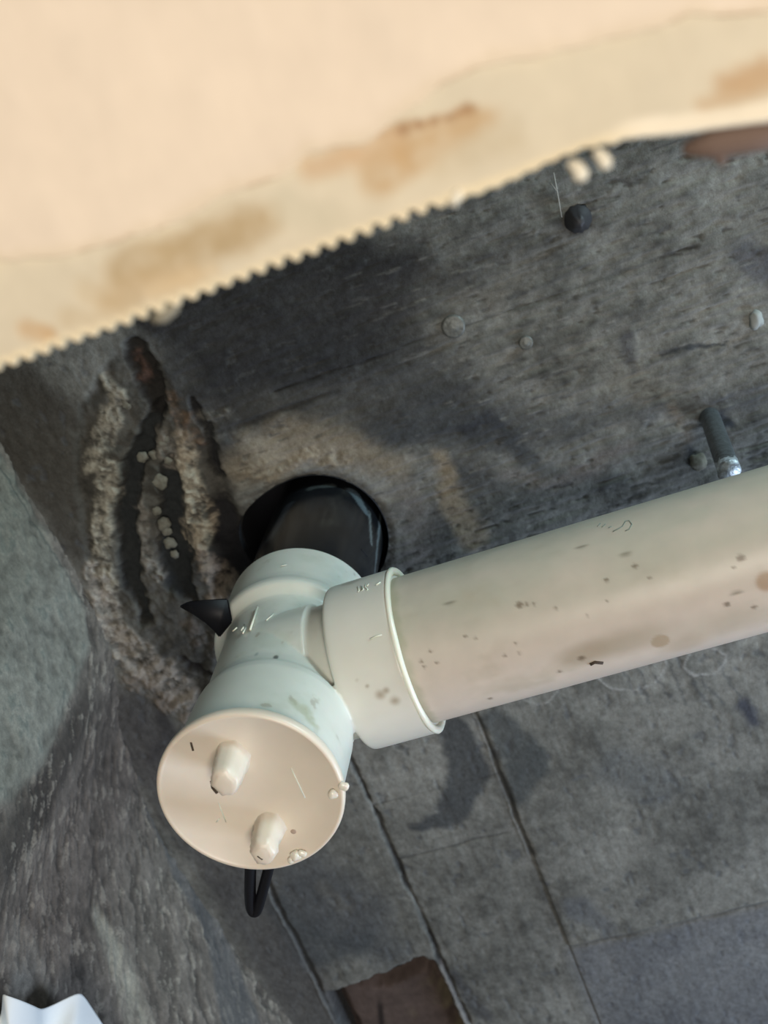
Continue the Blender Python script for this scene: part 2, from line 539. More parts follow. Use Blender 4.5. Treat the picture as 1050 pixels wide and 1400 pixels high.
# pull the ring of vertices nearest the rim onto it
near = np.abs(rr - hr) < 1.3
x2 = np.where(near, HC[0] + hr * np.cos(ang), x); y2 = np.where(near, HC[1] + hr * np.sin(ang), y)
keepv = (rr > hr - 1.2)
Vs = np.stack([x2, y2, SLAB + h], 1)
F = grid_faces(nx, ny)
Fc = F[:, 0]
F = F[keepv[F].all(1)]
fxm = x[F].mean(1); fym = y[F].mean(1)
reg = np.zeros(len(F), int)
reg[(fxm > J0) & (fxm <= J1) & (fym > 250)] = 1
reg[(fxm > J1) & (fxm <= J2) & (fym > 150)] = 2
reg[(fxm > J2) & (fym > 150) & (fym <= 577)] = 3
reg[(fxm > J2) & (fym > 577)] = 4
reg[(fym < -160) & (fxm > -10)] = 5


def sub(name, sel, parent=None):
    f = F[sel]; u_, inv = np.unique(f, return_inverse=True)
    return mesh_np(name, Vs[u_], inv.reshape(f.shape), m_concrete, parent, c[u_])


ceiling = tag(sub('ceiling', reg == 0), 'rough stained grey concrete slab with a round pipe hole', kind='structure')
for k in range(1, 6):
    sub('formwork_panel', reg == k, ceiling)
bm = bmesh.new()
hp = []
n = 160
rings = []
for zz, add in ((0, .3), (60, 1), (170, 1.5)):
    ring = []
    for k in range(n):
        a = -PI + 2 * PI * k / n
        nn = math.exp(-((abs((a - math.radians(205) + PI) % (2 * PI) - PI) / .55) ** 2))
        r_ = HR + 14 * nn + add
        ring.append(bm.verts.new((HC[0] + r_ * math.cos(a), HC[1] + r_ * math.sin(a), SLAB - 1 + zz)))
    rings.append(ring)
for a_, b_ in zip(rings[:-1], rings[1:]):
    for k in range(n): bm.faces.new((a_[k], a_[(k + 1) % n], b_[(k + 1) % n], b_[k]))
bm.faces.new(rings[-1])
m_sleeve = mat('sleeve_lining', (.012, .013, .018), rough=.7, bump=[(200, .4)])
bm_obj('hole_lining', bm, m_sleeve, ceiling)

# timber piece in the block-out
tx = np.linspace(-219, -83, 70); ty = np.linspace(562, 688, 64)
a_, b_ = np.meshgrid(tx, ty, indexing='ij'); a_ = a_.ravel(); b_ = b_.ravel()
tz = SLAB + 15 + 1.2 * fbm(a_, b_, 30, 4, 5) + 16 * smooth(16, 0, np.minimum(np.minimum(a_ + 219, -85 - a_), b_ - 566 - 8 * np.cos((a_ + 150) / 24)) + 3 * fbm(a_, b_, 14, 3, 8))
tcg = lin((80, 69, 64)) * (1 + .25 * fbm(a_, b_, 40, 4, 6, sy=12))[:, None]
tcg = mix(tcg, lin((100, 94, 72)), .6 * smooth(0, .5, fbm(a_, b_, 30, 3, 9)) * smooth(-150, -120, a_))
tcg = mix(tcg, lin((40, 34, 32)), smooth(6, 1, np.abs(a_ + 168 + .3 * (b_ - 600))) * smooth(595, 620, b_))
mesh_np('timber_infill', np.stack([a_, b_, tz], 1), grid_faces(70, 64), m_timber, ceiling, tcg)['label'] = 'reddish brown timber left in a rectangular recess'

# ------------------------------------------------------------------ left wall
yw = axis_coords(-260, 620, 2.0, -1400, 1700, 40)
zw = np.concatenate([np.arange(-900, -20, 40), np.arange(-20, 424, 2.0)])
gy2, gz2 = np.meshgrid(yw, zw, indexing='ij'); ny2, nz2 = gy2.shape
yy = gy2.ravel(); zz = gz2.ravel()
bx = np.interp(yy, [k[0] for k in knots], [k[1] for k in knots])
wn1 = fbm(yy, zz, 60, 4, 41); wn2 = fbm(yy, zz, 12, 4, 42); sa_ = (yy - zz) * .7071; sb_ = (yy + zz) * .7071 + 6 * wn1; drip = fbm(sb_, sa_, 11, 4, 43, sy=55); drip2 = fbm(sb_, sa_, 15, 5, 44, sy=42, rough=.68)
wyy = yy + 8 * wn1 + 4 * wn2; wzz = zz + 10 * wn1
patchy = smooth(-.25, .25, fbm(yy, zz, 70, 3, 46))
xw = bx + 2.6 * wn1 + 1.8 * wn2 + (1.2 * drip + .6 * drip2) * patchy
# ragged arris where wall meets slab
xw += smooth(40, 0, SLAB - zz) * (2 * wn2)
cw = lin((104, 98, 91)) * (1 + .45 * wn1 + .45 * wn2 + .28 * drip * patchy)[:, None]
lp = Q((-60, 560), (0, 620), (60, 725), (118, 840), (124, 880), (96, 950), (62, 1050), (0, 1100), (-80, 1140))
lm = smooth(7, -7, poly_sd(wyy, wzz, lp))
cw = mix(cw, lin((122, 122, 113)) * 1.0, .85 * lm * (.75 + .25 * np.clip(1 + 2 * wn2, 0, 1)))
cw = cw * (1 + .35 * lm * (wn2 + .5 * drip2))[:, None]
pit2 = smooth(.35, .5, wn2) * lm
cw = mix(cw, lin((96, 102, 96)), .6 * pit2)
dk = smooth(10, -10, seg_dist(wyy, wzz, Q((120, 960), (60, 1100), (0, 1180)), [16, 26, 22]))
cw = mix(cw, lin((62, 58, 54)), .75 * dk); 
st = smooth(.08, .30, drip2 + .25 * wn1 + .1 * wn2) * (1 - lm)
cw = mix(cw, lin((56, 52, 48)), .6 * st); xw -= 1.8 * st
st2 = smooth(.22, .42, fbm(sb_, sa_, 9, 4, 48, sy=17, rough=.65)) * (1 - lm)
cw = mix(cw, lin((156, 150, 138)), .5 * st2); xw += .9 * st2
lt = smooth(8, -8, seg_dist(wyy, wzz, Q((130, 1250), (170, 1330), (200, 1420)), [8, 22, 26])) * (.4 + .6 * smooth(-.2, .2, drip2))
cw = mix(cw, lin((156, 153, 140)), .75 * lt)
lt = smooth(8, -8, seg_dist(wyy, wzz, Q((20, 1290), (40, 1330), (60, 1400)), [20, 30, 30])) * (.5 + .5 * smooth(-.2, .2, wn2))
cw = mix(cw, lin((148, 144, 134)), .6 * lt)
sm = smooth(8, -4, seg_dist(wyy, wzz, Q((200, 1090), (290, 1260), (330, 1400)), [8, 20, 40]))
cw = mix(cw, lin((84, 86, 88)), .6 * sm)
for pts_ in (((0, 640), (70, 750), (118, 830)), ((8, 610), (90, 740), (135, 845))):
    l1 = smooth(2.2, .4, seg_dist(yy, zz, Q(*pts_)))
    cw = mix(cw, lin((78, 82, 78)), .7 * l1); xw -= 1.5 * l1
wall = mesh_np('wall_left', np.stack([xw, yy, zz], 1), grid_faces(ny2, nz2), m_concrete, None, cw)
tag(wall, 'rough grey concrete wall with a pale smooth patch and dark drips', kind='structure')

# ------------------------------------------------------------------ white tee fitting
BC = lin((208, 212, 202))
fitting = empty('pipe_fitting')
tag(fitting, 'white plastic tee fitting with capped cleanout, under the black pipe', 'pipe fitting')
bm = bmesh.new()
lathe_bm(bm, [(0, 2), (60, 2), (60.2, 6), (60.0, 68), (59.2, 75), (56.8, 81), (56.0, 90), (56, 178), (57.0, 183), (60, 186), (64.6, 189), (66, 192),
              (66.2, 197), (65.2, 203), (64.8, 210), (65.2, 254), (64.6, 256), (60, 256), (0, 256)], closed=False, n=128)
for v_ in bm.verts: v_.co.x += 3.6 * max(0, min(1, (v_.co.z + 10) / 50)) * max(0, min(1, (200 - v_.co.z) / 40))
b2 = bmesh.new()
lathe_bm(b2, [(0, 0), (56.5, 0), (56.5, 42), (53.2, 44), (53.2, 59.6), (54, 60.2), (62.8, 60.8), (64.2, 62.5), (64.5, 66), (64.5, 108), (64.5, 112), (0, 112)], closed=False, n=128)
bmesh.ops.transform(b2, matrix=Matrix.Translation((0, 0, 134)) @ ALONG_X, verts=b2.verts)
me_t = bpy.data.meshes.new('t'); b2.to_mesh(me_t); b2.free(); bm.from_mesh(me_t)
bmesh.ops.scale(bm, vec=(.001, .001, .001), verts=bm.verts)
bmesh.ops.recalc_face_normals(bm, faces=bm.faces)
me = bpy.data.meshes.new('fitting_raw'); bm.to_mesh(me); bm.free()
tmp = bpy.data.objects.new('tmp', me); COL.objects.link(tmp)
r = tmp.modifiers.new('r', 'REMESH'); r.mode = 'VOXEL'; r.voxel_size = .0011; r.adaptivity = 0
s = tmp.modifiers.new('s', 'SMOOTH'); s.iterations = 2; s.factor = .5
dg = bpy.context.evaluated_depsgraph_get()
me2 = bpy.data.meshes.new_from_object(tmp.evaluated_get(dg), depsgraph=dg)
bpy.data.objects.remove(tmp)
nv = len(me2.vertices); co = np.empty(nv * 3, np.float32); me2.vertices.foreach_get('co', co); co = co.reshape(-1, 3) * 1000
aa = np.arctan2(co[:, 1], co[:, 0]) * 60
bn = fbm(aa, co[:, 2], 40, 4, 51); bn2 = fbm(aa, co[:, 2], 8, 3, 52)
bc = BC * (1 + .05 * bn)[:, None]
bc = mix(bc, lin((176, 184, 168)), .35 * smooth(.1, .6, bn + .3 * bn2))
warm = smooth(50, 75, co[:, 0]); bc = mix(bc, lin((222, 216, 204)), .6 * warm)
bc = mix(bc, lin((150, 140, 120)), .5 * smooth(.42, .6, bn2) * smooth(.0, .4, bn))
for px_, py_, rr_, k_ in ((377, 899, 1.6, (60, 70, 70)), ((350), 892, 1.5, (130, 150, 150)), (322, 1023, 1.3, (120, 120, 110))):
    q = at_tube(px_, py_, (0, 0, 0), (0, 0, 1), 58)
    bc = mix(bc, lin(k_), .8 * smooth(rr_ + 1, rr_ - .5, np.linalg.norm((co - q) * [1, 1, .5], axis=1)))
for px_, py_, rr_ in ((520, 950, 5), (540, 958, 5), (528, 944, 3), (502, 938, 1.5), (488, 930, 1.2)):
    q = at_tube(px_, py_, (0, 0, 134), (1, 0, 0), 64.5)
    bc = mix(bc, lin((150, 132, 108)), .7 * smooth(rr_ + 1, 0, np.linalg.norm(co - q, axis=1)) * np.clip(.6 + 2 * bn2, 0, 1))
for (p_, q_) in (((402, 960), (425, 985)), ((418, 968), (432, 990))):
    A_ = at_tube(*p_, (0, 0, 0), (0, 0, 1), 62); B_ = at_tube(*q_, (0, 0, 0), (0, 0, 1), 62)
    t_ = np.clip(((co - A_) @ (B_ - A_)) / ((B_ - A_) @ (B_ - A_)), 0, 1)
    dd = np.linalg.norm(co - A_ - t_[:, None] * (B_ - A_), axis=1)
    bc = mix(bc, lin((172, 176, 150)), .6 * smooth(6, 1, dd) * np.clip(.7 + 2 * bn2, 0, 1))
a = me2.color_attributes.new('tone', 'FLOAT_COLOR', 'POINT')
a.data.foreach_set('color', np.concatenate([np.clip(bc, 0, 1), np.ones((nv, 1))], 1).astype(np.float32).ravel())
link('fitting_body', me2, m_pvc, fitting)
# pale moulded lip round the mouth of the branch socket, a little melted
bm = bmesh.new()
nl = 140; rings = []
for k in range(nl):
    a = 2 * PI * k / nl
    wob = .5 * math.sin(5 * a) + .35 * math.sin(11 * a + 1)
    ring = []
    for j in range(10):
        b = 2 * PI * j / 10
        rr_ = 62.3 + 3.1 * math.cos(b) + .25 * wob; xx = 112.5 + (2.4 + .3 * wob) * math.sin(b)
        ring.append(bm.verts.new((xx, rr_ * math.cos(a), 134 + rr_ * math.sin(a))))
    rings.append(ring)
for k in range(nl):
    for j in range(10):
        bm.faces.new((rings[k][j], rings[k][(j + 1) % 10], rings[(k + 1) % nl][(j + 1) % 10], rings[(k + 1) % nl][j]))
m_lip = mat('pale_lip', lin((232, 232, 216)), rough=.3, sss=.2)
bm_obj('socket_lip', bm, m_lip, fitting)


def raised_mark(segs, p0, axis, r, parent, w_=.7, m_=None, name='moulded_mark'):
    for seg in segs:
        bm = bmesh.new()
        pts = [at_tube(px_, py_, p0, axis, r) for px_, py_ in seg]
        tube_path(bm, pts, w_, 6)
        bm_obj(name, bm, m_ or m_lip, parent)


Z0, ZA = (0, 0, 0), (0, 0, 1)
raised_mark([[(352, 830), (342, 861)]], Z0, ZA, 57.2, fitting, .9)
raised_mark([[(318, 863), (324, 858)], [(330, 862), (334, 854), (332, 860)], [(336, 858), (332, 866)]], Z0, ZA, 57.2, fitting, .6)
raised_mark([[(364, 848), (370, 843), (374, 839)]], Z0, ZA, 57.2, fitting, .5)
raised_mark([[(489, 802), (491, 808), (489, 809)], [(494, 801), (494, 808), (497, 806), (495, 802)], [(500, 799), (499, 803), (503, 806), (501, 807)], [(504, 798), (502, 801)]],
            (0, 0, 134), (1, 0, 0), 64.6, fitting, .5)
raised_mark([[(514, 800), (520, 796)], [(506, 874), (514, 870), (522, 868)]], (0, 0, 134), (1, 0, 0), 64.6, fitting, .7)
raised_mark([[(384, 744 + 30), (392, 772)]], Z0, ZA, 65.8, fitting, .4)

# cleanout cap with its two grips
capm = lin((224, 208, 188))
bm = bmesh.new()
prof = [(0, 0), (60.3, 0), (61.2, -1.2), (62.6, -1.6), (64.0, -.6), (64.6, 1.2), (64.5, 5), (63.4, 7.5), (61.5, 8.5), (0, 8.5)]
lathe_bm(bm, prof, closed=False, n=160)
cap = bm_obj('cleanout_cap', bm, m_cap, fitting)
cap['label'] = 'round cream screw cap with two stub grips'


def grip(cx, cy, rotd, sc=1.0, dent=0):
    bm = bmesh.new()
    n_ = 6
    lay = []
    for t, s_ in ((1.5, 1.2), (-1.0, 1.08), (-4, 1.02), (-15, .98), (-24, .9), (-28, .78), (-29.5, .5)):
        ring = []
        for k in range(n_):
            a = 2 * PI * k / n_
            px_ = 10.6 * math.cos(a) * s_ * sc; py_ = (13.5 if k in (0, 3) else 14.0) * math.sin(a) * s_ * sc
            if k in (0, 3): px_ *= 1.15
            ring.append(bm.verts.new((px_, py_, t)))
        lay.append(ring)
    for a_, b_ in zip(lay[:-1], lay[1:]):
        for k in range(n_): bm.faces.new((a_[k], a_[(k + 1) % n_], b_[(k + 1) % n_], b_[k]))
    bm.faces.new(lay[-1])
    bmesh.ops.subdivide_edges(bm, edges=bm.edges, cuts=2, use_grid_fill=True)
    for _ in range(2): bmesh.ops.smooth_vert(bm, verts=bm.verts, factor=.3, use_axis_x=True, use_axis_y=True, use_axis_z=True)
    for v_ in bm.verts:
        if dent:
            dd = (v_.co - Vector((8, 2, -15))).length
            if dd < 7: v_.co.x -= 3.2 * (1 - dd / 7)
        v_.co += .35 * Vector((math.sin(v_.co.y * .9 + v_.co.z), math.cos(v_.co.x * 1.1 + v_.co.z * .7), math.sin(v_.co.x + v_.co.y)))
    bmesh.ops.transform(bm, matrix=Matrix.Translation((cx, cy, 0)) @ Matrix.Rotation(math.radians(rotd), 4, 'Z'), verts=bm.verts)
    o = bm_obj('grip_lug', bm, m_cap, cap); return o


grip(0, -30, 6)
grip(2, 30, 22, .92, 1)
for (px_, py_, sc) in ((455, 1086, 3.6), (470, 1075, 3.4), (404, 1170, 4.2), (413, 1167, 3.0), (398, 1176, 2.6)):
    q = at(px_, py_, -2)
    bm = bmesh.new()
    r0 = bmesh.ops.create_icosphere(bm, subdivisions=3, radius=sc)
    for v_ in r0['verts']:
        v_.co *= 1 + .12 * math.sin(v_.co.x * .9 + v_.co.y * .7 + px_)
        v_.co.z *= .7; v_.co += Vector(q)
    bm_obj('glue_bead', bm, m_glue, cap)['label'] = 'clear glue bead on the cap rim'
# small marks on the cap: two mould scratches, a dark fleck, a grey dot
bm = bmesh.new()
for a_, b_ in (((398, 1050), (417, 1091)), ((299, 1098), (309, 1124)), ((300, 1119), (296, 1124))):
    bm = bmesh.new(); tube_path(bm, [at(*a_, -.1), at(*b_, -.1)], .45, 6)
    bm_obj('moulded_scratch', bm, m_lip, cap)
m_fleck = mat('dark_fleck', lin((70, 58, 46)), rough=.8)
bm = bmesh.new(); tube_path(bm, [at(261, 1015, -.1), at(264, 1026, -.1)], .8, 6)
bm_obj('dirt_fleck', bm, m_fleck, cap)
bm = bmesh.new(); tube_path(bm, [at(288, 1068, -21), at(291, 1076, -24), at(297, 1084, -27)], [.6, 1.4, 1.2], 6)
bm_obj('dirt_fleck', bm, m_fleck, cap)
bm = bmesh.new(); tube_path(bm, [at(352, 1170, -29), at(359, 1175, -29.3)], .7, 6)
bm_obj('dirt_fleck', bm, m_fleck, cap)
bm = bmesh.new(); r0 = bmesh.ops.create_icosphere(bm, subdivisions=2, radius=2.0)
for v_ in r0['verts']: v_.co.z *= .25; v_.co += Vector(at(401, 1137, 0))
bm_obj('grey_spot', bm, mat('grey_spot', lin((170, 150, 132)), rough=.7), cap)

# ------------------------------------------------------------------ white side pipe
xt = np.concatenate([np.linspace(112, 640, 336), np.linspace(650, 1400, 30)]); nt_ = 200
th = np.linspace(0, 2 * PI, nt_, endpoint=False)
A_, T_ = np.meshgrid(xt, th, indexing='ij'); A_ = A_.ravel(); T_ = T_.ravel()
Rp = 57.0
sgi = .0028
yv = Rp * np.cos(T_); zv = 134 + Rp * np.sin(T_)
s1 = fbm(A_, T_ * 57, 60, 4, 101, sy=24); s2 = fbm(A_, T_ * 57, 9, 3, 102)
pc = lin((204, 192, 178)) * (1 + .06 * s1)[:, None]
side_shade_stain = smooth(.0, -.75, np.cos(T_)) * np.clip(.75 + .8 * s1, 0, 1)  # cooler, darker light on this side put into the colour, with greenish patches
pc = mix(pc, lin((164, 168, 152)), .6 * side_shade_stain)
pc = mix(pc, lin((150, 148, 124)), .6 * smooth(121, 115, A_ + 3 * s2))
pc = mix(pc, lin((176, 166, 146)), .45 * smooth(.1, .6, s1 + .25 * s2))
Pp = np.stack([A_, yv, zv], 1)


def pspot(px_, py_, r_, colr, amt, ell=1.0, soft=1.0):
    global pc
    q = at_tube(px_, py_, (0, 0, 134), (1, 0, 0), Rp)
    d = Pp - q; d[:, 0] /= ell
    pc = mix(pc, lin(colr), amt * smooth(r_ + soft, r_ - soft, np.linalg.norm(d, axis=1)))


pspot(903, 877, 6.5, (168, 148, 122), .85, 1, 1.0)
pspot(935, 880, 10, (176, 160, 136), .5, 1.6, 6)
pspot(850, 880, 10, (160, 148, 126), .6, 3.4, 7)
pspot(800, 893, 8, (158, 142, 120), .5, 2.4, 5)
pspot(1000, 850, 12, (170, 158, 136), .5, 2.5, 9)
pspot(1048, 795, 7, (168, 140, 112), .8, 1, 2)
for px_, py_, r_ in ((710, 827, 2.2), (720, 826, 1.2), (730, 826, 1.0), (868, 774, 1.6), (829, 793, 1.4), (1013, 763, 2.4), (994, 826, 1.8), (1031, 830, 1.6),
                     (576, 904, 1.1), (588, 890, 1.0), (597, 906, .9), (636, 870, 1.0), (650, 872, .9), (760, 832, 1.0), (765, 918, 1.3), (670, 955, 1.6), (580, 912, 1.0),
                     (888, 790, .9), (1003, 776, 1.0), (705, 880, .9), (710, 893, .9), (690, 896, 1.0), (795, 900, 2.2), (803, 842, .8), (830, 822, .7)):
    pspot(px_, py_, r_, (110, 96, 78), .8, 1.2, .8)
for (p_, q_) in (((607, 825), (622, 823)), ((790, 748), (800, 745)), ((850, 758), (860, 759)), ((1002, 810), (1012, 809))):
    pspot((p_[0] + q_[0]) / 2, p_[1], 1.1, (110, 104, 88), .7, 4, .7)
Pp[:, 2] += 0
pipe = mesh_np('drain_pipe', Pp, grid_faces(len(xt), nt_, closed=True), m_pipe, None, pc)
tag(pipe, 'large off-white plastic drain pipe running sideways from the tee fitting', 'pipe')
# faint pen scribble and a dark chip
m_ink = mat('faint_ink', lin((120, 130, 122)), rough=.7)
raised_mark([[(817, 720), (821, 716)], [(823, 721), (828, 717)], [(832, 722), (836, 720)], [(838, 727), (844, 724), (851, 720), (855, 713), (860, 712), (864, 717), (860, 724), (855, 726)]],
            (0, 0, 134), (1, 0, 0), 57.0, pipe, .45, m_ink, 'pen_scribble')
raised_mark([[(807, 908), (813, 905), (824, 906)]], (0, 0, 134), (1, 0, 0), 57.0, pipe, 1.5, m_fleck, 'dark_chip')

# ------------------------------------------------------------------ black pipe
zt = np.linspace(256.2, 560, 120); nt_ = 160
th = np.linspace(0, 2 * PI, nt_, endpoint=False)
A_, T_ = np.meshgrid(zt, th, indexing='ij'); A_ = A_.ravel(); T_ = T_.ravel()
Rb = 58.0
Pb = np.stack([Rb * np.cos(T_), Rb * np.sin(T_), A_], 1)
s1 = fbm(T_ * 58, A_, 26, 4, 111, sy=60); s2 = fbm(T_ * 58, A_, 5, 3, 112, sy=40)
kc = lin((24, 26, 29)) * (1 + .3 * s1)[:, None]
kc = mix(kc, lin((62, 62, 58)), .4 * smooth(.2, .6, s1))
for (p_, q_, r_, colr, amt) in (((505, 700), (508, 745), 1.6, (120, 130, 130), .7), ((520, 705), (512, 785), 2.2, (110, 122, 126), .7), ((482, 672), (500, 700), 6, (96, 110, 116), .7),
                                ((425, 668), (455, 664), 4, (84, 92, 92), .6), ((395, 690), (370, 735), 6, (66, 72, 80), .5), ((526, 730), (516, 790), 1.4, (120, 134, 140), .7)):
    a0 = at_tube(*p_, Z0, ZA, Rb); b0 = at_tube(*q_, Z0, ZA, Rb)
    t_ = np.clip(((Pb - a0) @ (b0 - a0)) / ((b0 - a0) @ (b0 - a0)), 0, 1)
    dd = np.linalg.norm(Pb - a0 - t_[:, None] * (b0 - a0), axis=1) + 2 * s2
    kc = mix(kc, lin(colr), amt * smooth(r_ + 1.5, r_ - 1.5, dd))  # pale smears that also carry bluish highlights put into the colour
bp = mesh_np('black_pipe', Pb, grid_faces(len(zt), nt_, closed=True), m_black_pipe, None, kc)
tag(bp, 'glossy black pipe coming down through the round slab hole', 'pipe')
raised_mark([[(494, 751), (498, 755), (502, 761)]], Z0, ZA, Rb, bp, .8, m_black, 'scratch')

# ------------------------------------------------------------------ black strap behind the fitting
strap = empty('cable_tie', (-5, 66, 120))
tag(strap, 'black plastic tie looped behind the fitting, its end hanging under the cap', 'cable tie')
bm = bmesh.new()
zb = 100
pts = [(60.5 * math.cos(a), 60.5 * math.sin(a), zb) for a in np.linspace(math.radians(95), math.radians(165), 30)]
tube_path(bm, pts, 4, 10, .45)
adopt(bm_obj('band', bm, m_black), strap)


bm = bmesh.new()
zl = zb - 4
ctl = [at(344, 1150, zl), at(342, 1200, zl), at(342, 1232, zl), at(345, 1246, zl), at(351, 1246, zl), at(356, 1230, zl), at(364, 1200, zl), at(374, 1160, zl)]
for _ in range(3): ctl = [ctl[0]] + [q for a0, b0 in zip(ctl[:-1], ctl[1:]) for q in (a0 * .75 + b0 * .25, a0 * .25 + b0 * .75)] + [ctl[-1]]
tube_path(bm, ctl, 5.0, 14, .8)
adopt(bm_obj('hanging_loop', bm, m_black), strap)
bm = bmesh.new()
tri = [(244, 829), (258, 822), (280, 820), (312, 818), (318, 850), (300, 872), (292, 862), (282, 852), (266, 840)]
for zk in (176, 182):
    ring = [bm.verts.new(at(px_, py_, zk + 1.5 * math.sin(px_ * .15))) for px_, py_ in tri]
    if zk == 176: r0_ = ring
bm.faces.new(r0_); bm.faces.new(ring[::-1])
for k in range(len(tri)): bm.faces.new((r0_[k], r0_[(k + 1) % len(tri)], ring[(k + 1) % len(tri)], ring[k]))
bmesh.ops.bevel(bm, geom=[e for e in bm.edges], offset=1.2, segments=2, affect='EDGES')
adopt(bm_obj('strap_end', bm, m_black), strap)

# ------------------------------------------------------------------ steel rod
rod = empty('steel_rod', at(969, 566, 424))
tag(rod, 'short cut steel rod sticking out of the slab above the pipe', 'rod')
p0 = at(967, 560, 440); p1 = at(996, 641, 262)
p0, p1 = Vector(p0), Vector(p1)
bm = bmesh.new()
pts = [p0.lerp(p1, t) for t in np.linspace(0, 1, 40)]
tube_path(bm, pts, [9.2 + .12 * (-1) ** i for i in range(40)], 20)
adopt(bm_obj('shank', bm, m_steel), rod)
bm = bmesh.new()
d_ = (p1 - p0).normalized()
tube_path(bm, [p1 - d_ * 13, p1 - d_ * 7, p1 - d_ * 1, p1 + d_ * 4], [9.3, 9.5, 9.9, 9.7], 18, 1)
for v_ in bm.verts: v_.co += .5 * Vector((math.sin(v_.co.y * 1.3), math.sin(v_.co.z * 1.1), 0)) + d_ * 1.6 * math.sin(v_.co.x * .9)
adopt(bm_obj('cut_end', bm, m_steel_bright), rod)['label'] = 'bright flattened cut end'

# ------------------------------------------------------------------ bits fixed in the slab


def lump(name, px_, py_, r_, m_, label, cat, squash=.5, grp=None, seed=1, depth=1.5, rx=1.0, bmfun=None):
    q = at(px_, py_, SLAB - depth)
    o = bpy.data.objects.new(name, None)
    bm = bmesh.new()
    if bmfun: bmfun(bm)
    else:
        r0 = bmesh.ops.create_icosphere(bm, subdivisions=3, radius=r_)
        rnd = random.Random(seed); ph = [rnd.uniform(0, 6) for _ in range(6)]
        for v_ in bm.verts:
            k = 1 + .16 * math.sin(v_.co.x * 3.1 / r_ + ph[0]) * math.cos(v_.co.y * 2.6 / r_ + ph[1]) + .08 * math.sin(v_.co.y * 6 / r_ + ph[2]) + .07 * math.sin(v_.co.x * 7 / r_ + v_.co.z * 5 / r_ + ph[3])
            v_.co *= k; v_.co.z *= squash; v_.co.x *= rx
    o = bm_obj(name, bm, m_)
    o.location = Vector(q) / 1000
    tag(o, label, cat, grp)
    return o


def head(bm_r):
    def f(bm):
        lathe_bm(bm, [(0, -3.2), (bm_r * .45, -3.4), (bm_r * .6, -2.4), (bm_r * .8, -3.0), (bm_r, -1.8), (bm_r, 1), (bm_r * .9, 6), (0, 6)], closed=False, n=32)
    return f


m_head = mat('dusty_metal', lin((104, 106, 102)), rough=.5, noise=[(200, .3)], bump=[(300, .4)], metal=.3)
lump('anchor_plug', 620, 446, 11, m_head, 'dusty round anchor head in the slab, larger of the two near the board', 'anchor', bmfun=head(11))
lump('anchor_plug', 719, 468, 7, m_head, 'small round anchor head in the slab, right of the larger one', 'anchor', bmfun=head(6.5))


def stub(bm):
    lathe_bm(bm, [(0, -17), (4, -16.5), (6.5, -12), (9, -4), (12, 0), (13, 4), (0, 4)], closed=False, n=24)
    for v_ in bm.verts: v_.co.x += .8 * math.sin(v_.co.z * .6); v_.co.y += .7 * math.cos(v_.co.x)


lump('rubber_plug', 790, 300, 12, mat('dark_rubber', lin((44, 44, 47)), rough=.6), 'dark cone shaped plug in the slab just below the board drips', 'plug', bmfun=stub)
lump('mortar_lump', 1034, 437, 9, mat('pale_mortar', lin((150, 156, 154)), rough=.8, bump=[(200, .4)]), 'pale oval mortar lump at the right edge of the slab', 'mortar lump', .6, seed=5, rx=.7)
lump('mortar_lump', 955, 632, 9, m_stone, 'grey mortar lump beside the cut steel rod', 'mortar lump', .5, seed=8)
# pale crumbs in the broken ground, each a thing
order = ['highest pale mortar crumb of the four clustered at the top of the hollow', 'left pale mortar crumb of the cluster at the top of the hollow', 'right pale mortar crumb of the cluster at the top of the hollow', 'round pale mortar crumb alone just under the top cluster', 'first pale mortar crumb of the chain going down the dark hollow', 'second pale mortar crumb of the chain going down the dark hollow', 'third pale mortar crumb of the chain, touching the second', 'fourth pale mortar crumb of the chain going down the dark hollow', 'lowest pale mortar crumb of the chain in the dark hollow', 'yellowish mortar crumb on the pale crust below the board', 'small pale mortar crumb above the cluster in the hollow', 'small mortar crumb beside the left edge of the dark hollow']
crumbs = [(222, 607, 7), (213, 622, 6), (230, 630, 5), (218, 658, 7), (214, 698, 7.5), (224, 716, 7), (228, 726, 6), (232, 742, 6), (239, 758, 7), (174, 553, 5), (226, 600, 5), (195, 625, 5)]
for i, (px_, py_, r_) in enumerate(crumbs):
    lump('mortar_crumb', px_, py_, r_ * (.7, 1.05, .85, 1.15)[i % 4], m_stone, order[i], 'mortar crumb', .45, 'mortar crumbs left of the pipe', seed=i, depth=-5)

# cobweb threads
bm = bmesh.new()
tube_path(bm, [at(757, 236, 405), at(762, 262, 404), at(768, 297, 404)], .45, 5)
tube_path(bm, [at(753, 250, 405), at(762, 262, 404)], .35, 5)
tag(bm_obj('cobweb_thread', bm, m_thread), 'thin pale cobweb thread hanging beside the dark plug', 'cobweb')

# ------------------------------------------------------------------ cut ceiling board in the foreground
BZ = -300.0; EDGE = -360.4
board = empty('ceiling_board', (240, EDGE, BZ))
tag(board, 'cream ceiling board with a saw-toothed cut edge, across the top', 'ceiling board')
bxs = np.concatenate([np.arange(-500, 90, 20), np.arange(90, 400, .55), np.arange(400, 1200, 20)])
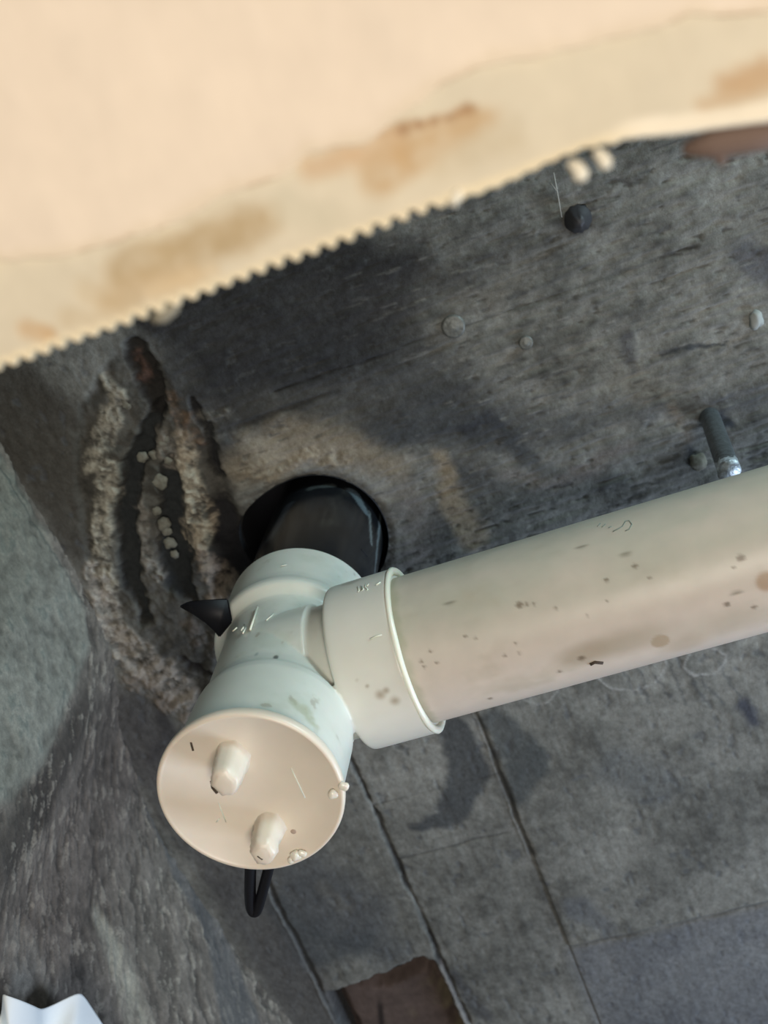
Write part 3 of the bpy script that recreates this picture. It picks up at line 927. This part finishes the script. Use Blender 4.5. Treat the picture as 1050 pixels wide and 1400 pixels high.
# rows measured back from the edge
rows = np.concatenate([[0, .4, .9, 1.5, 2.2, 3.0, 4.0], np.arange(5, 60, 1.1), np.arange(60, 130, 4), np.arange(140, 900, 40)])
rnd = np.random.RandomState(3)
tooth = np.abs(((bxs - 2) / 5.6) % 1 - .5) * 2
amp = 2.3 * np.where(bxs < 262, 1, np.clip(1 - (bxs - 262) / 30, .22, 1)) * np.where(bxs > 330, .1, 1)
amp = amp * (1 + .35 * fbm(bxs, bxs * 0, 9, 2, 7))
edge_y = EDGE + .6 * fbm(bxs, bxs * 0 + 3, 30, 3, 8) - amp * smooth(.25, .75, tooth) + 1.2 * smooth(320, 345, bxs) - 1.6 * smooth(285, 310, bxs) * smooth(325, 315, bxs)
edge_y += np.interp(bxs, [330, 364, 380], [0, 7.0, 9.0])
bx_, rw = np.meshgrid(bxs, rows, indexing='ij')
ey = np.repeat(edge_y[:, None], len(rows), 1)
fade = np.exp(-rw / 2.5)
yb = (EDGE + np.interp(bx_, [330, 364, 380], [0, 7.0, 9.0]) + (ey - EDGE - np.interp(bx_, [330, 364, 380], [0, 7.0, 9.0])) * fade) - rw
bx_ = bx_.ravel(); yb = yb.ravel(); rw = rw.ravel()
n1 = fbm(bx_, yb, 14, 4, 201); n2 = fbm(bx_, yb, 4, 3, 202)
lipm = smooth(2.6, .6, rw) * smooth(-.1, .6, rw)
zb_ = BZ + .35 * n1 + .12 * n2 - .9 * lipm + 1.2 * smooth(1.0, 0, rw)
wbx = bx_ + 3 * n1; wby = rw + 1.5 * n1 + .8 * n2


def B(*pts):
    o_ = []
    for p in pts:
        q = at(*p, BZ); o_.append((q[0], EDGE + np.interp(q[0], [330, 364, 380], [0, 7.0, 9.0]) - q[1]))
    return o_


bcx = lin((222, 210, 184)) * (1 + .05 * n1)[:, None]
tanb = lin((190, 164, 122))
for pts_, wd_, cl_, am_ in (
        (((165, 375), (240, 340), (330, 318), (370, 300)), [5, 6.5, 6, 3.5], (186, 162, 122), .8),
        (((150, 410), (260, 375)), [4, 4], (198, 172, 132), .7),
        (((210, 400), (290, 370)), [2, 2.5], (222, 198, 158), .6),
        (((425, 228), (470, 215), (540, 205)), [3.2, 3.6, 4], (208, 172, 130), .8),
        (((520, 240), (600, 190), (660, 165)), [6, 5, 2.5], (200, 168, 124), .75),
        (((520, 185), (640, 152)), [1.0, 1.2], (190, 152, 108), .7),
        (((35, 455), (60, 462)), [2.2, 2.5], (206, 170, 124), .8),
        (((120, 400), (180, 420), (90, 440)), [4, 3, 3], (200, 178, 140), .5),
        (((546, 183), (550, 182)), [.9, .9], (168, 132, 96), .8), (((568, 173), (572, 172)), [.9, .9], (168, 132, 96), .8),
        (((590, 168), (594, 166)), [.9, .9], (160, 124, 90), .8), (((611, 162), (615, 161)), [.8, .8], (168, 132, 96), .8), (((630, 156), (634, 155)), [.8, .8], (172, 136, 100), .7),
        (((990, 115), (1050, 95)), [2.6, 4], (196, 160, 118), .8),
        (((960, 145), (1010, 130), (1060, 110)), [1.5, 2.5, 2], (200, 166, 124), .7),
        (((390, 285), (450, 300)), [5, 4], (212, 202, 176), .8),
        (((600, 230), (700, 190)), [3, 4], (206, 190, 158), .5)):
    sf_ = min(3.2, max(wd_)); m = smooth(sf_, -sf_, seg_dist(wbx, wby, B(*pts_), wd_) + 1.8 * n1 + .9 * n2); bcx = mix(bcx, lin(cl_), min(1, am_ * 1.1) * m * np.clip(.85 + .35 * n2, 0, 1))
    zb_ = zb_ + .35 * m
bcx = mix(bcx, lin((242, 226, 190)), .9 * smooth(4.2, 1.6, rw + .9 * n1))
bcx = mix(bcx, lin((250, 238, 214)), .8 * smooth(318, 335, bx_) * smooth(5.5, 3.5, rw + n1))
nb, nr = len(bxs), len(rows)
core = mesh_np('board_core', np.stack([bx_, yb, zb_], 1), grid_faces(nb, nr, flip=True), m_board, None, bcx); adopt(core, board)
# cut face and top of the board
eV = []; TH = 9.5
for i in range(nb):
    for (dy, dz) in ((0, 1.2), (-.8, 4), (-.5, TH), (-900, TH)):
        eV.append((bxs[i], edge_y[i] + dy, BZ + dz - (0 if dz > 1.3 else .0)))
eV = np.array(eV)
ec = np.tile(lin((190, 176, 146)), (len(eV), 1)) * (1 + .2 * fbm(eV[:, 0], eV[:, 2] * 3, 6, 3, 9))[:, None]
adopt(mesh_np('cut_edge', eV, grid_faces(nb, 4), m_board, None, ec), board)
# the facing skin that stops short of the edge
fb = B((0, 361), (45, 356), (89, 351), (150, 333), (209, 314), (245, 300), (278, 283), (335, 257), (388, 241), (420, 215), (445, 204), (497, 194), (531, 173), (605, 115),
       (683, 89), (736, 79), (814, 58), (893, 42), (945, 21), (1050, 12))
fx_ = np.concatenate([np.arange(-500, 90, 20), np.arange(90, 400, 1.0), np.arange(400, 1200, 20)])
fy_ = np.interp(fx_, [p[0] for p in fb], [p[1] for p in fb]) + 1.3 * fbm(fx_, fx_ * 0, 9, 3, 15)
rows2 = np.concatenate([[0, 0, .5, 1.2, 2.2], np.arange(4, 90, 2), np.arange(100, 900, 40)])
zz2 = np.concatenate([[.1, -.6, -1.15, -1.35, -1.3], np.full(len(rows2) - 5, -1.2)])
FX, FR = np.meshgrid(fx_, rows2, indexing='ij'); FZ = np.repeat(zz2[None], len(fx_), 0)
FY = EDGE + np.interp(FX, [330, 364, 380], [0, 7.0, 9.0]) - np.repeat(fy_[:, None], len(rows2), 1) - FR
FX = FX.ravel(); FY = FY.ravel(); FR = FR.ravel(); FZ = FZ.ravel()
n3 = fbm(FX, FY, 30, 4, 33, sy=60); n4 = fbm(FX, FY, 5, 3, 34, sy=12)
fcx = lin((238, 221, 198)) * (1 + .035 * n3 + .02 * n4)[:, None]
fcx = mix(fcx, lin((226, 208, 178)), .6 * smooth(5, 0, FR + 2 * n4))
fcx = mix(fcx, lin((190, 160, 122)), .5 * smooth(2.0, 0, FR) * smooth(.0, .4, n3 + n4))
adopt(mesh_np('facing_skin', np.stack([FX, FY, BZ + .2 + FZ + .25 * n3 + .1 * n4], 1), grid_faces(len(fx_), len(rows2), flip=True), m_board, None, fcx), board)['label'] = 'smooth peach-cream facing skin'
# dried drips on the edge
def drip_obj(pts, rads, m_, name='dried_drip', lab=None):
    bm = bmesh.new(); tube_path(bm, pts, rads, 14)
    bmesh.ops.smooth_vert(bm, verts=bm.verts, factor=.3, use_axis_x=True, use_axis_y=True, use_axis_z=True)
    o = adopt(bm_obj(name, bm, m_), board)
    if lab: o['label'] = lab
    return o


drip_obj([at(776, 222, BZ), at(790, 228, BZ), at(794, 238, BZ), at(795, 248, BZ)], [1.2, 2.0, 2.6, 1.5], m_foam)
drip_obj([at(812, 206, BZ), at(822, 212, BZ), at(828, 222, BZ), at(830, 231, BZ)], [1.2, 1.8, 2.2, 1.3], m_foam)
drip_obj([at(630, 258, BZ), at(623, 268, BZ), at(617, 282, BZ)], [1.2, 1.9, 1.3], m_foam)
m_chip = mat('grey_chip', lin((140, 134, 116)), rough=.8, bump=[(200, .4)])
drip_obj([at(208, 438, BZ + 3), at(222, 432, BZ + 3), at(238, 420, BZ + 3), at(246, 408, BZ + 3)], [1.2, 2.6, 2.2, 1.0], m_chip, 'plaster_chip', 'grey plaster chip stuck on the saw-toothed edge')
drip_obj([at(930, 206, BZ + 6), at(975, 196, BZ + 6), at(1020, 188, BZ + 6), at(1080, 176, BZ + 6)], [1.5, 4.6, 4.5, 5], mat('red_brown_wood', lin((112, 92, 80)), rough=.8, bump=[(100, .3)]), 'torn_backing', 'reddish brown torn backing behind the edge')
drip_obj([at(978, 195, BZ + 6), at(985, 212, BZ + 6), at(988, 226, BZ + 6)], [3, 2.2, 1.2], bpy.data.materials['red_brown_wood'], 'torn_backing', 'reddish brown torn backing behind the edge')

# ------------------------------------------------------------------ crumpled tissue by the wall
outline = [(-40, 1375), (-14, 1385), (3, 1398), (4, 1357), (5, 1360), (25, 1366), (50, 1377), (56, 1381), (75, 1373), (105, 1357), (113, 1359), (125, 1378), (140, 1400), (165, 1440)]
depth_ = [14, 10, 4, 24, 27, 30, 26, 10, 16, 30, 28, 18, 12, 6]
V = []; R_ = 9
for (p, dpt) in zip(outline, depth_):
    a0 = at_wall(p[0], p[1], WALLX + dpt)
    for k in range(R_):
        t = k / (R_ - 1)
        pp = at_wall(p[0] * (1 - .25 * t) + 15 * t, p[1] + 85 * t, WALLX + dpt * (1 - .6 * t) + 5 * math.sin(3 * t + p[0] * .05))
        V.append(pp)
tissue = mesh_np('paper_tissue', np.array(V), grid_faces(len(outline), R_), m_paper, None, None, False)
ss_ = tissue.modifiers.new('soft', 'SUBSURF'); ss_.levels = 2; ss_.render_levels = 2
sm_ = tissue.modifiers.new('thick', 'SOLIDIFY'); sm_.thickness = .0012; sm_.offset = 0
tissue.data.shade_smooth()
tag(tissue, 'crumpled white paper tissue against the grey wall, lower left corner', 'tissue')
